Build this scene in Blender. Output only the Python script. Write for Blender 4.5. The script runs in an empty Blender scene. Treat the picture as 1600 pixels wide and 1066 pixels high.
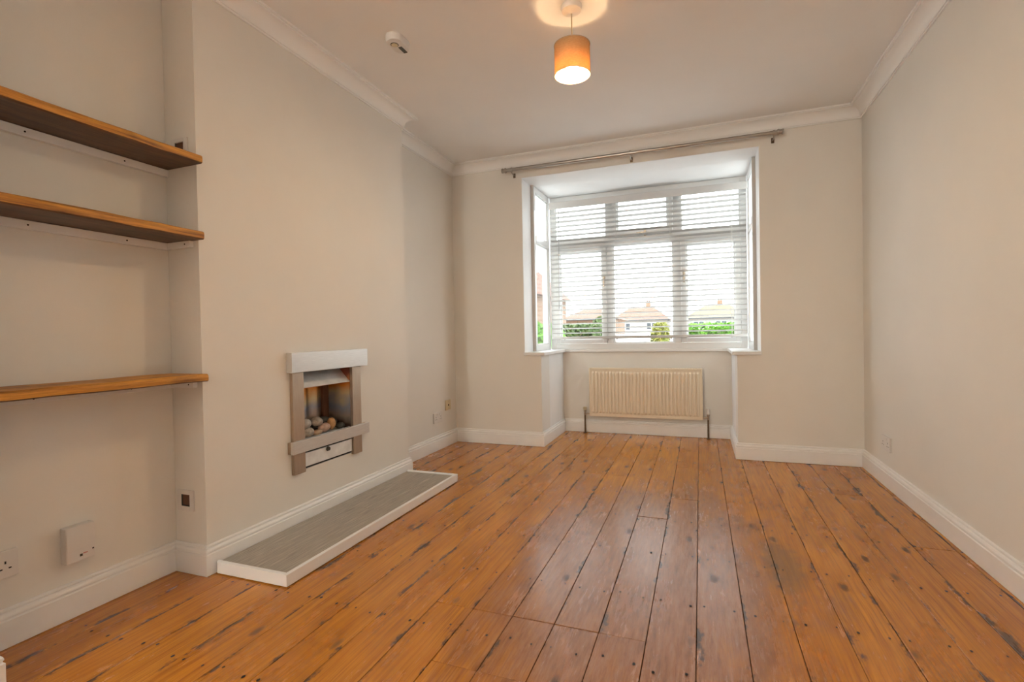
import bpy, bmesh, math, random
from mathutils import Vector, Matrix
random.seed(7)
SC = bpy.context.scene
COL = SC.collection
PI = math.pi

# ------------------------------------------------------------------ camera
cam_d = bpy.data.cameras.new('camera'); cam = bpy.data.objects.new('camera', cam_d); COL.objects.link(cam)
cam_d.sensor_width = 36.0; cam_d.lens = 784.9975 / 1600 * 36; cam_d.clip_start = 0.02; cam_d.clip_end = 500
CR = Vector((0.9363502568, 0.3505492510, -0.0190635567))
CU = Vector((0.0127945028, 0.0201910961, 0.9997142693))
CF = Vector((-0.3508340024, 0.9363266216, -0.0144208346))
cam.matrix_world = Matrix(((CR.x, CU.x, -CF.x, 0), (CR.y, CU.y, -CF.y, 0), (CR.z, CU.z, -CF.z, 0.95), (0, 0, 0, 1)))
SC.camera = cam

# ------------------------------------------------------------------ world, exposure
SKY = 3.7
w = bpy.data.worlds.new('overcast_sky'); SC.world = w; w.use_nodes = True
bg = w.node_tree.nodes['Background']; bg.inputs[0].default_value = (0.93, 0.97, 1.0, 1); bg.inputs[1].default_value = SKY
SC.view_settings.view_transform = 'Standard'; SC.view_settings.look = 'None'
SC.view_settings.gamma = 1.0; SC.view_settings.use_curve_mapping = False
SC.view_settings.exposure = 1.06
BULB = 250.0
FILL_GLOW = 94.0  # emission of the added fill globe behind the camera

# ------------------------------------------------------------------ room measures (metres)
XR, XC, XA = 1.036, -1.875, -2.05
D, YB, YC1, YC2 = 4.019, 4.740, 1.451, 2.951
BL, BR, WL, WR = -1.248, 0.252, -1.395, 0.412
ZW, ZS, ZC = 2.262, 0.790, 2.440
XN, YN, YR = -1.792, 0.757, -3.0      # near nib of the left wall, rear wall

# daylight portals: they emit nothing, they only tell the renderer where the sky comes in
def portal(name, loc, rot, sx, sy):
    l = bpy.data.lights.new(name, 'AREA'); l.shape = 'RECTANGLE'; l.size = sx; l.size_y = sy; l.cycles.is_portal = True
    o = bpy.data.objects.new(name, l); COL.objects.link(o); o.location = loc; o.rotation_euler = rot
portal('window_portal', ((WL + WR) / 2, YB + 0.12, 1.5), (-PI / 2, 0, 0), 1.75, 1.45)
portal('window_portal', (WL - 0.08, 4.5, 1.5), (0, -PI / 2, 0), 1.45, 0.45)
portal('window_portal', (WR + 0.08, 4.5, 1.5), (0, PI / 2, 0), 1.45, 0.45)

# ------------------------------------------------------------------ mesh helpers
class MB:
    def __init__(s): s.v = []; s.f = []
    def add(s, vs, fs):
        n = len(s.v); s.v += [tuple(p) for p in vs]; s.f += [tuple(i + n for i in f) for f in fs]; return s
    def box(s, x0, x1, y0, y1, z0, z1):
        v = [(x0, y0, z0), (x1, y0, z0), (x1, y1, z0), (x0, y1, z0), (x0, y0, z1), (x1, y0, z1), (x1, y1, z1), (x0, y1, z1)]
        return s.add(v, [(0, 3, 2, 1), (4, 5, 6, 7), (0, 1, 5, 4), (1, 2, 6, 5), (2, 3, 7, 6), (3, 0, 4, 7)])
    def loft(s, rings, cap=True, close=True):
        n = len(rings[0]); vs = [p for r in rings for p in r]; fs = []
        for i in range(len(rings) - 1):
            for j in range(n if close else n - 1):
                k = (j + 1) % n
                fs.append((i * n + j, i * n + k, (i + 1) * n + k, (i + 1) * n + j))
        if cap: fs.append(tuple(range(n - 1, -1, -1))); fs.append(tuple((len(rings) - 1) * n + j for j in range(n)))
        return s.add(vs, fs)
    def tube(s, pts, r, n=10):
        pts = [Vector(p) for p in pts]; rings = []
        for i, p in enumerate(pts):
            t = (pts[min(i + 1, len(pts) - 1)] - pts[max(i - 1, 0)]).normalized()
            a = t.orthogonal().normalized() if i == 0 else (a - t * a.dot(t)).normalized()
            b = t.cross(a); rr = r[i] if isinstance(r, (list, tuple)) else r
            rings.append([p + (a * math.cos(2 * PI * k / n) + b * math.sin(2 * PI * k / n)) * rr for k in range(n)])
        return s.loft(rings)
    def lathe(s, prof, c, n=32, cap=True):
        return s.loft([[(c[0] + r * math.cos(2 * PI * k / n), c[1] + r * math.sin(2 * PI * k / n), c[2] + z) for k in range(n)] for r, z in prof], cap)
    def prism(s, poly, axis, a, b):
        def P(u, v, t): return {'x': (t, u, v), 'y': (u, t, v), 'z': (u, v, t)}[axis]
        return s.loft([[P(u, v, a) for u, v in poly], [P(u, v, b) for u, v in poly]])
    def blob(s, c, rx, ry, rz, nu=14, nv=8, seed=0, amp=0.08):
        rnd = random.Random(seed); ph = [rnd.uniform(0, 6.28) for _ in range(6)]
        rings = []
        for i in range(1, nv):
            th = PI * i / nv; ring = []
            for k in range(nu):
                a = 2 * PI * k / nu
                m = 1 + amp * (math.sin(2 * a + ph[0]) * math.sin(th + ph[1]) + 0.6 * math.sin(3 * a + ph[2]) * math.sin(2 * th + ph[3]))
                ring.append((c[0] + rx * m * math.sin(th) * math.cos(a), c[1] + ry * m * math.sin(th) * math.sin(a), c[2] - rz * m * math.cos(th)))
            rings.append(ring)
        return s.loft(rings)

WLOC = {}
def finish(o, label=None, cat=None, group=None, kind=None):
    if label: o['label'] = label
    if cat: o['category'] = cat
    if group: o['group'] = group
    if kind: o['kind'] = kind
    return o
def build(name, mb, mat, parent=None, smooth=False, bevel=0, seg=2, **tags):
    bm = bmesh.new(); vs = [bm.verts.new(p) for p in mb.v]
    for f in mb.f:
        try: bm.faces.new([vs[i] for i in f])
        except ValueError: pass
    bmesh.ops.recalc_face_normals(bm, faces=bm.faces)
    if bevel:
        es = [e for e in bm.edges if len(e.link_faces) == 2 and e.calc_face_angle(0) > 0.5]
        bmesh.ops.bevel(bm, geom=es, offset=bevel, segments=seg, affect='EDGES', profile=0.6, clamp_overlap=True)
    xs = [v.co for v in bm.verts]
    lo = Vector((min(p.x for p in xs), min(p.y for p in xs), min(p.z for p in xs)))
    hi = Vector((max(p.x for p in xs), max(p.y for p in xs), max(p.z for p in xs)))
    org = Vector(((lo.x + hi.x) / 2, (lo.y + hi.y) / 2, lo.z))
    for v in bm.verts: v.co -= org
    me = bpy.data.meshes.new(name); bm.to_mesh(me); bm.free()
    if smooth:
        me.polygons.foreach_set('use_smooth', [True] * len(me.polygons))
        try: me.set_sharp_from_angle(angle=0.7)
        except Exception: pass
    me.materials.append(mat)
    o = bpy.data.objects.new(name, me); COL.objects.link(o)
    if parent is not None: o.parent = parent; o.location = org - WLOC[parent]
    else: o.location = org
    WLOC[o] = org
    return finish(o, **tags)
def empty(name, loc=(0, 0, 0), **tags):
    o = bpy.data.objects.new(name, None); o.empty_display_size = 0.05; COL.objects.link(o); o.location = loc; WLOC[o] = Vector(loc)
    return finish(o, **tags)
def copy_tree(o, parent=None):
    c = o.copy(); COL.objects.link(c); c.parent = parent
    for ch in [x for x in o.children]: copy_tree(ch, c)
    return c
def B(*a): return MB().box(*a)

# ------------------------------------------------------------------ materials
class NT:
    def __init__(s, m): s.t = m.node_tree; s.n = s.t.nodes
    def N(s, typ, **kw):
        n = s.n.new(typ)
        for k, v in kw.items():
            if k.startswith('i_'):
                key = k[2:]; key = int(key) if key.isdigit() else key
                n.inputs[key].default_value = v
            else: setattr(n, k, v)
        return n
    def L(s, a, b): s.t.links.new(a, b)
    def mix(s, fac, a, b, mode='MIX'):
        n = s.N('ShaderNodeMix', data_type='RGBA', blend_type=mode)
        for sock, val in ((0, fac), (6, a), (7, b)):
            if hasattr(val, 'links'): s.L(val, n.inputs[sock])
            else: n.inputs[sock].default_value = val if sock == 0 else (*val, 1) if len(val) == 3 else val
        return n.outputs[2]
    def math(s, op, a, b=0.0, clamp=False):
        n = s.N('ShaderNodeMath', operation=op, use_clamp=clamp)
        for i, val in enumerate((a, b)):
            if hasattr(val, 'links'): s.L(val, n.inputs[i])
            else: n.inputs[i].default_value = val
        return n.outputs[0]
    def ramp(s, src, stops):
        n = s.N('ShaderNodeValToRGB'); e = n.color_ramp.elements
        while len(e) < len(stops): e.new(0.5)
        for q, (p, c) in zip(e, stops): q.position = p; q.color = (*c, 1) if isinstance(c, tuple) else (c, c, c, 1)
        s.L(src, n.inputs[0]); return n.outputs[0]
    def noise(s, vec, scale, detail=4, rough=0.55):
        n = s.N('ShaderNodeTexNoise', i_Scale=scale, i_Detail=detail, i_Roughness=rough); s.L(vec, n.inputs['Vector']); return n.outputs[0]
    def mapv(s, vec, sc=(1, 1, 1), loc=(0, 0, 0)):
        n = s.N('ShaderNodeMapping', i_Scale=sc, i_Location=loc); s.L(vec, n.inputs[0]); return n.outputs[0]
def mat(name, col, rough=0.6, metal=0.0, var=0.04, nscale=8, bump=0.0, bscale=60, spec=0.5, stretch=(1, 1, 1), **kw):
    m = bpy.data.materials.new(name); m.use_nodes = True; k = NT(m); p = k.n['Principled BSDF']
    pos = k.N('ShaderNodeTexCoord').outputs['Object']
    v = k.mapv(pos, stretch)
    f = k.noise(v, nscale)
    a = tuple(c * (1 - var) for c in col); b = tuple(min(1, c * (1 + var)) for c in col)
    k.L(k.ramp(f, [(0.3, a), (0.7, b)]), p.inputs['Base Color'])
    p.inputs['Roughness'].default_value = rough; p.inputs['Metallic'].default_value = metal; p.inputs['Specular IOR Level'].default_value = spec
    if bump:
        bn = k.N('ShaderNodeBump', i_Strength=bump, i_Distance=0.002); k.L(k.noise(v, bscale, 3), bn.inputs['Height']); k.L(bn.outputs[0], p.inputs['Normal'])
    for kk, vv in kw.items(): p.inputs[kk.replace('_', ' ')].default_value = vv
    return m

M = {}
M['wall'] = mat('wall_paint', (0.81, 0.79, 0.745), 0.85, var=0.015, nscale=3, bump=0.15, bscale=220, spec=0.25)
M['ceil'] = mat('ceiling_paint', (0.91, 0.91, 0.90), 0.9, var=0.012, nscale=3, bump=0.1, bscale=180, spec=0.2)
M['trim'] = mat('trim_gloss_paint', (0.89, 0.89, 0.885), 0.3, var=0.02, nscale=6)
M['reveal'] = mat('reveal_paint', (0.87, 0.875, 0.875), 0.6, var=0.015)
M['upvc'] = mat('white_upvc', (0.86, 0.87, 0.87), 0.3, var=0.01)
M['seal'] = mat('rubber_seal', (0.10, 0.10, 0.10), 0.7)
M['slat'] = mat('blind_slat_paint', (0.55, 0.54, 0.525), 0.5, var=0.01)
M['cordw'] = mat('white_cord', (0.75, 0.74, 0.70), 0.8)
M['wand'] = mat('clear_wand', (0.35, 0.35, 0.34), 0.3)
M['plastic'] = mat('white_plastic', (0.76, 0.735, 0.705), 0.35, var=0.015)
M['plastic2'] = mat('aged_cream_plastic', (0.66, 0.57, 0.38), 0.4, var=0.03)
M['dark'] = mat('dark_hole', (0.012, 0.011, 0.010), 0.8)
M['subfloor'] = mat('dark_subfloor', (0.02, 0.014, 0.009), 0.9)
M['rad'] = mat('radiator_enamel', (0.84, 0.745, 0.59), 0.35, var=0.015)
M['brass'] = mat('dull_chrome', (0.45, 0.40, 0.33), 0.3, 1.0, var=0.08)
M['pipe'] = mat('aged_pipe', (0.16, 0.11, 0.07), 0.4, 0.6, var=0.2, nscale=40)
M['steelpole'] = mat('satin_nickel', (0.42, 0.40, 0.37), 0.3, 1.0, var=0.03)
M['stone'] = mat('pebble_grey', (0.42, 0.38, 0.33), 0.6, var=0.35, nscale=30, bump=0.3, bscale=90)
M['black'] = mat('soot_and_shade_black', (0.02, 0.018, 0.016), 0.7, var=0.3, nscale=20)  # black of the firebox and of the shade painted behind the ash door
M['browniron'] = mat('brown_iron', (0.13, 0.055, 0.03), 0.5, 0.5, var=0.2, nscale=20)
M['cordbrown'] = mat('lamp_flex', (0.45, 0.38, 0.28), 0.5)
M['laminate'] = mat('grey_laminate', (0.36, 0.32, 0.27), 0.42, var=0.40, nscale=9, stretch=(22, 0.9, 1))
M['vent'] = mat('dark_lens', (0.07, 0.07, 0.06), 0.2)

def brushed(name, col, sx):
    m = mat(name, col, 0.33, 1.0, var=0.10, nscale=14, stretch=sx)
    k = NT(m); p = k.n['Principled BSDF']; pos = k.N('ShaderNodeTexCoord').outputs['Object']
    r = k.noise(k.mapv(pos, sx), 20, 5); k.L(k.math('ADD', k.math('MULTIPLY', r, 0.25), 0.36), p.inputs['Roughness'])
    return m
M['steel'] = brushed('brushed_steel', (0.64, 0.625, 0.60), (4, 1.2, 60))
M['steel'].node_tree.nodes['Principled BSDF'].inputs['Metallic'].default_value = 0.7
M['steelv'] = brushed('brushed_steel_upright', (0.46, 0.37, 0.29), (4, 60, 1.2))
M['bright'] = brushed('bright_steel', (0.86, 0.88, 0.88), (1, 1, 1)); M['bright'].node_tree.nodes['Principled BSDF'].inputs['Metallic'].default_value = 0.5

def heat_mat():
    m = bpy.data.materials.new('heat_tinted_steel'); m.use_nodes = True; k = NT(m); p = k.n['Principled BSDF']
    pos = k.N('ShaderNodeNewGeometry').outputs['Position']; sep = k.N('ShaderNodeSeparateXYZ'); k.L(pos, sep.inputs[0])
    n = k.noise(pos, 9, 2)
    t = k.math('ADD', k.math('MULTIPLY', k.math('SUBTRACT', sep.outputs[2], 0.45), 3.2), k.math('MULTIPLY', k.math('SUBTRACT', n, 0.5), 0.5))
    c = k.ramp(t, [(0.0, (0.14, 0.09, 0.07)), (0.18, (0.62, 0.52, 0.46)), (0.36, (0.46, 0.52, 0.66)), (0.52, (0.85, 0.76, 0.50)), (0.70, (0.85, 0.40, 0.10)), (0.95, (0.45, 0.16, 0.12))])
    k.L(c, p.inputs['Base Color']); p.inputs['Metallic'].default_value = 0.55; p.inputs['Roughness'].default_value = 0.25
    return m
M['heat'] = heat_mat()

def glass_mat():
    m = bpy.data.materials.new('window_glass'); m.use_nodes = True; k = NT(m); k.n.remove(k.n['Principled BSDF'])
    out = k.n['Material Output']; tr = k.N('ShaderNodeBsdfTransparent'); gl = k.N('ShaderNodeBsdfGlossy', i_Roughness=0.02)
    pos = k.N('ShaderNodeTexCoord').outputs['Object']; c = k.ramp(k.noise(pos, 3), [(0.3, (0.955, 0.975, 0.97)), (0.7, (0.97, 0.985, 0.98))])
    k.L(c, tr.inputs[0])
    lw = k.N('ShaderNodeLayerWeight', i_Blend=0.5); mx = k.N('ShaderNodeMixShader')
    k.L(k.math('ADD', k.math('MULTIPLY', k.math('POWER', lw.outputs['Facing'], 5.0), 0.85), 0.03), mx.inputs[0]); k.L(tr.outputs[0], mx.inputs[1]); k.L(gl.outputs[0], mx.inputs[2]); k.L(mx.outputs[0], out.inputs[0])
    return m
M['glass'] = glass_mat()

def shade_mat():
    m = bpy.data.materials.new('lampshade_fabric'); m.use_nodes = True; k = NT(m); k.n.remove(k.n['Principled BSDF'])
    out = k.n['Material Output']; pos = k.N('ShaderNodeTexCoord').outputs['Object']
    f = k.noise(k.mapv(pos, (1, 1, 3)), 90, 3)
    c = k.ramp(f, [(0.3, (0.46, 0.32, 0.17)), (0.7, (0.56, 0.41, 0.24))])
    d = k.N('ShaderNodeBsdfDiffuse'); t = k.N('ShaderNodeBsdfTranslucent'); mx = k.N('ShaderNodeMixShader', i_0=0.24)
    k.L(c, d.inputs[0]); k.L(k.mix(0.6, c, (0.75, 0.42, 0.14)), t.inputs[0]); k.L(d.outputs[0], mx.inputs[1]); k.L(t.outputs[0], mx.inputs[2]); k.L(mx.outputs[0], out.inputs[0])
    return m
M['shade'] = shade_mat()
def bulb_mat():
    m = bpy.data.materials.new('glowing_bulb'); m.use_nodes = True; k = NT(m); p = k.n['Principled BSDF']
    p.inputs['Base Color'].default_value = (1, 0.95, 0.85, 1); p.inputs['Emission Color'].default_value = (1.0, 0.70, 0.38, 1); p.inputs['Emission Strength'].default_value = BULB
    return m
M['bulb'] = bulb_mat()

M['globe'] = mat('added_fill_glow', (0.9, 0.85, 0.75), 0.3)  # glowing surface of the added, unseen fill globe
M['globe'].node_tree.nodes['Principled BSDF'].inputs['Emission Color'].default_value = (1.0, 0.94, 0.84, 1)
M['globe'].node_tree.nodes['Principled BSDF'].inputs['Emission Strength'].default_value = FILL_GLOW
def wood_floor():
    m = bpy.data.materials.new('worn_pine_boards'); m.use_nodes = True; k = NT(m); p = k.n['Principled BSDF']
    geo = k.N('ShaderNodeNewGeometry'); pos = geo.outputs['Position']; rnd = k.N('ShaderNodeObjectInfo').outputs['Random']
    gen = k.N('ShaderNodeTexCoord').outputs['Generated']
    sep = k.N('ShaderNodeSeparateXYZ'); k.L(pos, sep.inputs[0]); sg = k.N('ShaderNodeSeparateXYZ'); k.L(gen, sg.inputs[0])
    off = k.N('ShaderNodeCombineXYZ'); k.L(k.math('MULTIPLY', rnd, 37.0), off.inputs[0]); k.L(k.math('MULTIPLY', rnd, 91.0), off.inputs[1])
    vm = k.N('ShaderNodeVectorMath', operation='ADD'); k.L(pos, vm.inputs[0]); k.L(off.outputs[0], vm.inputs[1]); v = vm.outputs[0]
    # slow warp so that the grain wanders
    warp = k.noise(k.mapv(v, (3, 1.2, 1)), 1.6, 2)
    gv = k.N('ShaderNodeCombineXYZ'); sv = k.N('ShaderNodeSeparateXYZ'); k.L(v, sv.inputs[0])
    k.L(k.math('ADD', k.math('MULTIPLY', sv.outputs[0], 34.0), k.math('MULTIPLY', warp, 3.0)), gv.inputs[0]); k.L(k.math('MULTIPLY', sv.outputs[1], 1.5), gv.inputs[1])
    grain = k.noise(gv.outputs[0], 2.0, 6, 0.65)
    fine = k.noise(k.mapv(v, (200, 2.2, 1)), 1.0, 4)
    blotch = k.noise(k.mapv(v, (5, 1.6, 1)), 1.3, 4, 0.6)
    base = k.ramp(grain, [(0.25, (0.36, 0.125, 0.007)), (0.50, (0.60, 0.235, 0.016)), (0.75, (0.74, 0.325, 0.034))])
    base = k.mix(k.math('MULTIPLY', k.ramp(blotch, [(0.35, 0.0), (0.75, 1.0)]), 0.55), base, (0.33, 0.100, 0.008))
    base = k.mix(k.ramp(rnd, [(0, 0.0), (1, 0.45)]), base, (0.42, 0.135, 0.010))
    base = k.mix(k.math('MULTIPLY', k.ramp(fine, [(0.48, 0.0), (0.68, 1.0)]), 0.5), base, (0.16, 0.05, 0.012))
    # trodden middle of the room: varnish gone, redder and greyer bare wood
    dx = k.math('DIVIDE', k.math('SUBTRACT', sep.outputs[0], -0.22), 0.62); dy = k.math('DIVIDE', k.math('SUBTRACT', sep.outputs[1], 2.0), 1.35)
    rr = k.math('ADD', k.math('MULTIPLY', dx, dx), k.math('MULTIPLY', dy, dy))
    wn = k.noise(k.mapv(pos, (3.5, 1.2, 1)), 1.5, 5, 0.65)
    wear = k.ramp(k.math('ADD', rr, k.math('MULTIPLY', k.math('SUBTRACT', wn, 0.5), 2.4)), [(0.35, 1.0), (1.25, 0.0)])
    scr = k.noise(k.mapv(v, (46, 5, 1)), 1.5, 5, 0.75)
    worn = k.ramp(scr, [(0.32, (0.14, 0.055, 0.028)), (0.5, (0.30, 0.135, 0.07)), (0.72, (0.42, 0.23, 0.15))])
    base = k.mix(k.math('MULTIPLY', wear, 0.78), base, worn)
    # knots
    vor = k.N('ShaderNodeTexVoronoi', i_Scale=1.0, i_Randomness=1.0); k.L(k.mapv(v, (8.0, 3.4, 1)), vor.inputs['Vector'])
    kn = k.ramp(k.math('ADD', vor.outputs['Distance'], k.math('MULTIPLY', k.math('SUBTRACT', scr, 0.5), 0.20)), [(0.05, 1.0), (0.14, 0.0)])
    base = k.mix(k.math('MULTIPLY', kn, 0.85), base, (0.055, 0.020, 0.008))
    # dark old stain left along board edges, mostly near the walls
    e = k.math('ABSOLUTE', k.math('SUBTRACT', sg.outputs[0], 0.5))
    en = k.noise(k.mapv(v, (6, 2.6, 1)), 1.4, 5, 0.7)
    far = k.ramp(k.math('ABSOLUTE', k.math('SUBTRACT', sep.outputs[0], -0.2)), [(0.35, 0.0), (1.0, 1.0)])
    est = k.ramp(k.math('ADD', e, k.math('ADD', k.math('MULTIPLY', k.math('SUBTRACT', en, 0.58), 1.35), k.math('MULTIPLY', far, 0.06))), [(0.44, 0.0), (0.52, 1.0)])
    base = k.mix(k.math('MULTIPLY', est, 0.85), base, (0.045, 0.033, 0.028))
    # grey paint smear on one board
    px = k.math('DIVIDE', k.math('SUBTRACT', sep.outputs[0], 0.30), 0.085); py = k.math('DIVIDE', k.math('SUBTRACT', sep.outputs[1], 2.27), 0.30)
    pr = k.math('ADD', k.math('MULTIPLY', px, px), k.math('MULTIPLY', py, py))
    sm = k.ramp(k.math('ADD', pr, k.math('MULTIPLY', k.math('SUBTRACT', k.noise(pos, 14, 4), 0.5), 1.6)), [(0.35, 0.55), (1.1, 0.0)])
    base = k.mix(sm, base, (0.16, 0.10, 0.045))
    # specks of plaster and paint
    sp = k.N('ShaderNodeTexVoronoi', i_Scale=7.0); k.L(pos, sp.inputs['Vector'])
    spk = k.ramp(sp.outputs['Distance'], [(0.012, 1.0), (0.022, 0.0)])
    base = k.mix(k.math('MULTIPLY', spk, 0.7), base, (0.6, 0.5, 0.38))
    k.L(base, p.inputs['Base Color'])
    ro = k.math('ADD', k.math('MULTIPLY', blotch, 0.16), k.math('ADD', k.math('MULTIPLY', scr, 0.08), 0.14)); ro = k.math('ADD', ro, k.math('MULTIPLY', kn, 0.1))
    k.L(ro, p.inputs['Roughness']); p.inputs['Specular IOR Level'].default_value = 0.7
    bn = k.N('ShaderNodeBump', i_Strength=0.12, i_Distance=0.0008); h = k.math('ADD', k.math('MULTIPLY', fine, 0.3), k.math('MULTIPLY', grain, 0.5))
    k.L(h, bn.inputs['Height']); k.L(bn.outputs[0], p.inputs['Normal'])
    return m
M['floor'] = wood_floor()

def shelf_wood():
    m = bpy.data.materials.new('reclaimed_timber'); m.use_nodes = True; k = NT(m); p = k.n['Principled BSDF']
    geo = k.N('ShaderNodeNewGeometry'); pos = geo.outputs['Position']; rnd = k.N('ShaderNodeObjectInfo').outputs['Random']
    off = k.N('ShaderNodeCombineXYZ'); k.L(k.math('MULTIPLY', rnd, 13.0), off.inputs[0]); k.L(k.math('MULTIPLY', rnd, 29.0), off.inputs[1])
    vm = k.N('ShaderNodeVectorMath', operation='ADD'); k.L(pos, vm.inputs[0]); k.L(off.outputs[0], vm.inputs[1]); v = vm.outputs[0]
    g = k.noise(k.mapv(v, (26, 3.0, 75)), 1.1, 7, 0.72); b = k.noise(k.mapv(v, (6, 2.5, 8)), 1.6, 4)
    c = k.ramp(g, [(0.30, (0.11, 0.038, 0.008)), (0.48, (0.46, 0.195, 0.024)), (0.70, (0.74, 0.36, 0.055))])
    # faces turned down take a darker, greyer brown than tops and edges
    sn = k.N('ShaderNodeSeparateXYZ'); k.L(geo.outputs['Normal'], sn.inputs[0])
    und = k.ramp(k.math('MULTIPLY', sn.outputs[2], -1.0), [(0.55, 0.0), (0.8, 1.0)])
    under_c = k.ramp(g, [(0.3, (0.045, 0.026, 0.018)), (0.6, (0.15, 0.082, 0.045)), (0.8, (0.22, 0.125, 0.065))])
    c = k.mix(und, c, under_c)
    c = k.mix(k.math('MULTIPLY', k.ramp(b, [(0.55, 0.0), (0.72, 1.0)]), 0.6), c, (0.06, 0.026, 0.010))
    k.L(c, p.inputs['Base Color']); p.inputs['Roughness'].default_value = 0.5
    bn = k.N('ShaderNodeBump', i_Strength=0.5, i_Distance=0.003); k.L(g, bn.inputs['Height']); k.L(bn.outputs[0], p.inputs['Normal'])
    return m
M['shelf'] = shelf_wood()

# ------------------------------------------------------------------ setting: floor
def S(label, cat): return dict(label=label, cat=cat, kind='structure')
floor = build('floor', B(-2.2, 1.16, YR - .1, YB + .12, -0.09, -0.024), M['subfloor'], **S('worn orange-brown pine floorboards running towards the bay window', 'floor'))
PW = 0.1452
lines = [XA - 0.05] + [x for x in [-0.0225 + PW * kk for kk in range(-14, 7)] if x > XA - 0.02] + [1.0, XR + 0.02]
lines = sorted(lines); lines = [l for i, l in enumerate(lines) if i == 0 or l - lines[i - 1] > 0.025]
def row_of(x):
    for i in range(len(lines) - 1):
        if lines[i] <= x < lines[i + 1]: return i
cuts = {i: set() for i in range(len(lines))}
def joint(x0, x1, y):
    for i in range(len(lines) - 1):
        c = (lines[i] + lines[i + 1]) / 2
        if x0 - 0.02 < c < x1 + 0.02: cuts[i].add(y)
for a in ((-0.90, -0.16, 1.565), (-0.75, -0.46, 1.275), (-0.34, -0.175, 2.63), (-0.189, -0.03, 2.972), (-0.92, -0.34, 3.332), (-1.19, -0.93, 3.66), (-0.2, -0.03, 3.655),
          (0.607, 0.83, 3.32), (0.85, 0.99, 2.617), (-0.03, 0.115, 3.32), (0.12, 0.26, 3.78), (-1.62, -1.34, 3.45), (0.27, 0.41, 0.55), (-1.48, -1.2, 0.9), (0.41, 0.7, 1.1)): joint(*a)
nails = MB()
for i in range(len(lines) - 1):
    x0, x1 = lines[i] + 0.0011, lines[i + 1] - 0.0011; c = (x0 + x1) / 2
    yend = YB + 0.02 if BL - 0.1 < c < BR + 0.1 else D + 0.03
    ys = [YR - 0.02] + sorted(cuts[i]) + [yend]
    for j in range(len(ys) - 1):
        dz = random.uniform(-0.0015, 0.0005)
        build('plank', B(x0, x1, ys[j] + 0.0015, ys[j + 1] - 0.0015, -0.022, dz), M['floor'], floor, bevel=0.0009, seg=1)
    y = -0.9
    while y < yend - 0.05:
        for fx in (0.2, 0.8):
            nx = x0 + (x1 - x0) * fx + random.uniform(-.012, .012); ny = y + random.uniform(-.015, .015); r = random.uniform(.003, .0052)
            nails.add([(nx + r * math.cos(t * PI / 3), ny + 1.5 * r * math.sin(t * PI / 3), 0.0009) for t in range(6)], [tuple(range(6))])
        y += 0.39
build('nail_heads', nails, M['dark'], floor, kind='stuff')

# ------------------------------------------------------------------ setting: walls and ceiling
build('wall_right', B(XR, XR + .14, YR - .1, D + .235, -.02, ZC + .1), M['wall'], **S('plain cream painted wall on the right side of the room', 'wall'))
build('wall_left', B(XA - .15, XA, YN - .3, D + .235, -.02, ZC + .1), M['wall'], **S('cream painted back wall of the alcoves left of the room', 'wall'))
build('wall_near_left', B(XA + .001, XN, YR - .1, YN, -.02, ZC + .1), M['wall'], **S('projecting wall corner at the extreme left edge of the picture', 'wall'))
build('wall_back', B(XA - .15, XR + .14, YR - .12, YR, -.02, ZC + .1), M['wall'], **S('cream painted wall behind the camera', 'wall'))
FY0, FY1, FZ0, FZ1 = 1.975, 2.360, 0.288, 0.782           # hole for the inset fire
cb = MB().box(XA + .001, XC, YC1, FY0, -.02, ZC + .1).box(XA + .001, XC, FY1, YC2, -.02, ZC + .1)
cb.box(XA + .001, XC, FY0, FY1, -.02, FZ0).box(XA + .001, XC, FY0, FY1, FZ1, ZC + .1)
build('wall_chimney_breast', cb, M['wall'], **S('cream chimney breast with the inset steel fire in it', 'wall'))
zl = ZS - 0.027
fw = MB().box(XA - .15, WL, D, D + .235, -.02, ZC + .1).box(WR, XR + .14, D, D + .235, -.02, ZC + .1).box(WL, WR, D, D + .235, ZW, ZC + .1)
fw.box(WL, BL, D, D + .235, -.02, zl).box(BR, WR, D, D + .235, -.02, zl)
build('wall_far', fw, M['wall'], **S('cream far wall with the square bay window opening', 'wall'))
build('wall_bay_left', B(WL - .07, BL, D + .235, YB + .13, -.3, zl), M['reveal'], **S('left cheek of the bay below the sill', 'wall'))
build('wall_bay_right', B(BR, WR + .07, D + .235, YB + .13, -.3, zl), M['reveal'], **S('right cheek of the bay below the sill', 'wall'))
build('wall_bay_far', B(BL, BR, YB, YB + .13, -.3, zl), M['wall'], **S('wall of the bay behind the radiator', 'wall'))
build('ceiling', B(XA - .15, XR + .14, YR - .12, D + .235, ZC, ZC + .12), M['ceil'], **S('flat off-white ceiling with the hanging lamp', 'ceiling'))
build('ceiling_bay', B(WL - .25, WR + .25, D + .235, YB + .38, ZW, ZC + .1), M['reveal'], **S('flat white soffit over the bay window', 'ceiling'))
# white painted lining of the bay reveal (thin plaster return, both sides and head)
for nm, x0, x1 in (('left', WL, WL + .003), ('right', WR - .003, WR)):
    build('wall_reveal_' + nm, B(x0, x1, D + .002, D + .235, ZS, ZW), M['reveal'], **S('white painted window reveal on the ' + nm + ' of the bay', 'wall'))
build('ceiling_reveal', B(WL + .003, WR - .003, D + .002, D + .235, ZW - .003, ZW), M['reveal'], **S('white painted head of the bay opening', 'ceiling'))

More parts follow.
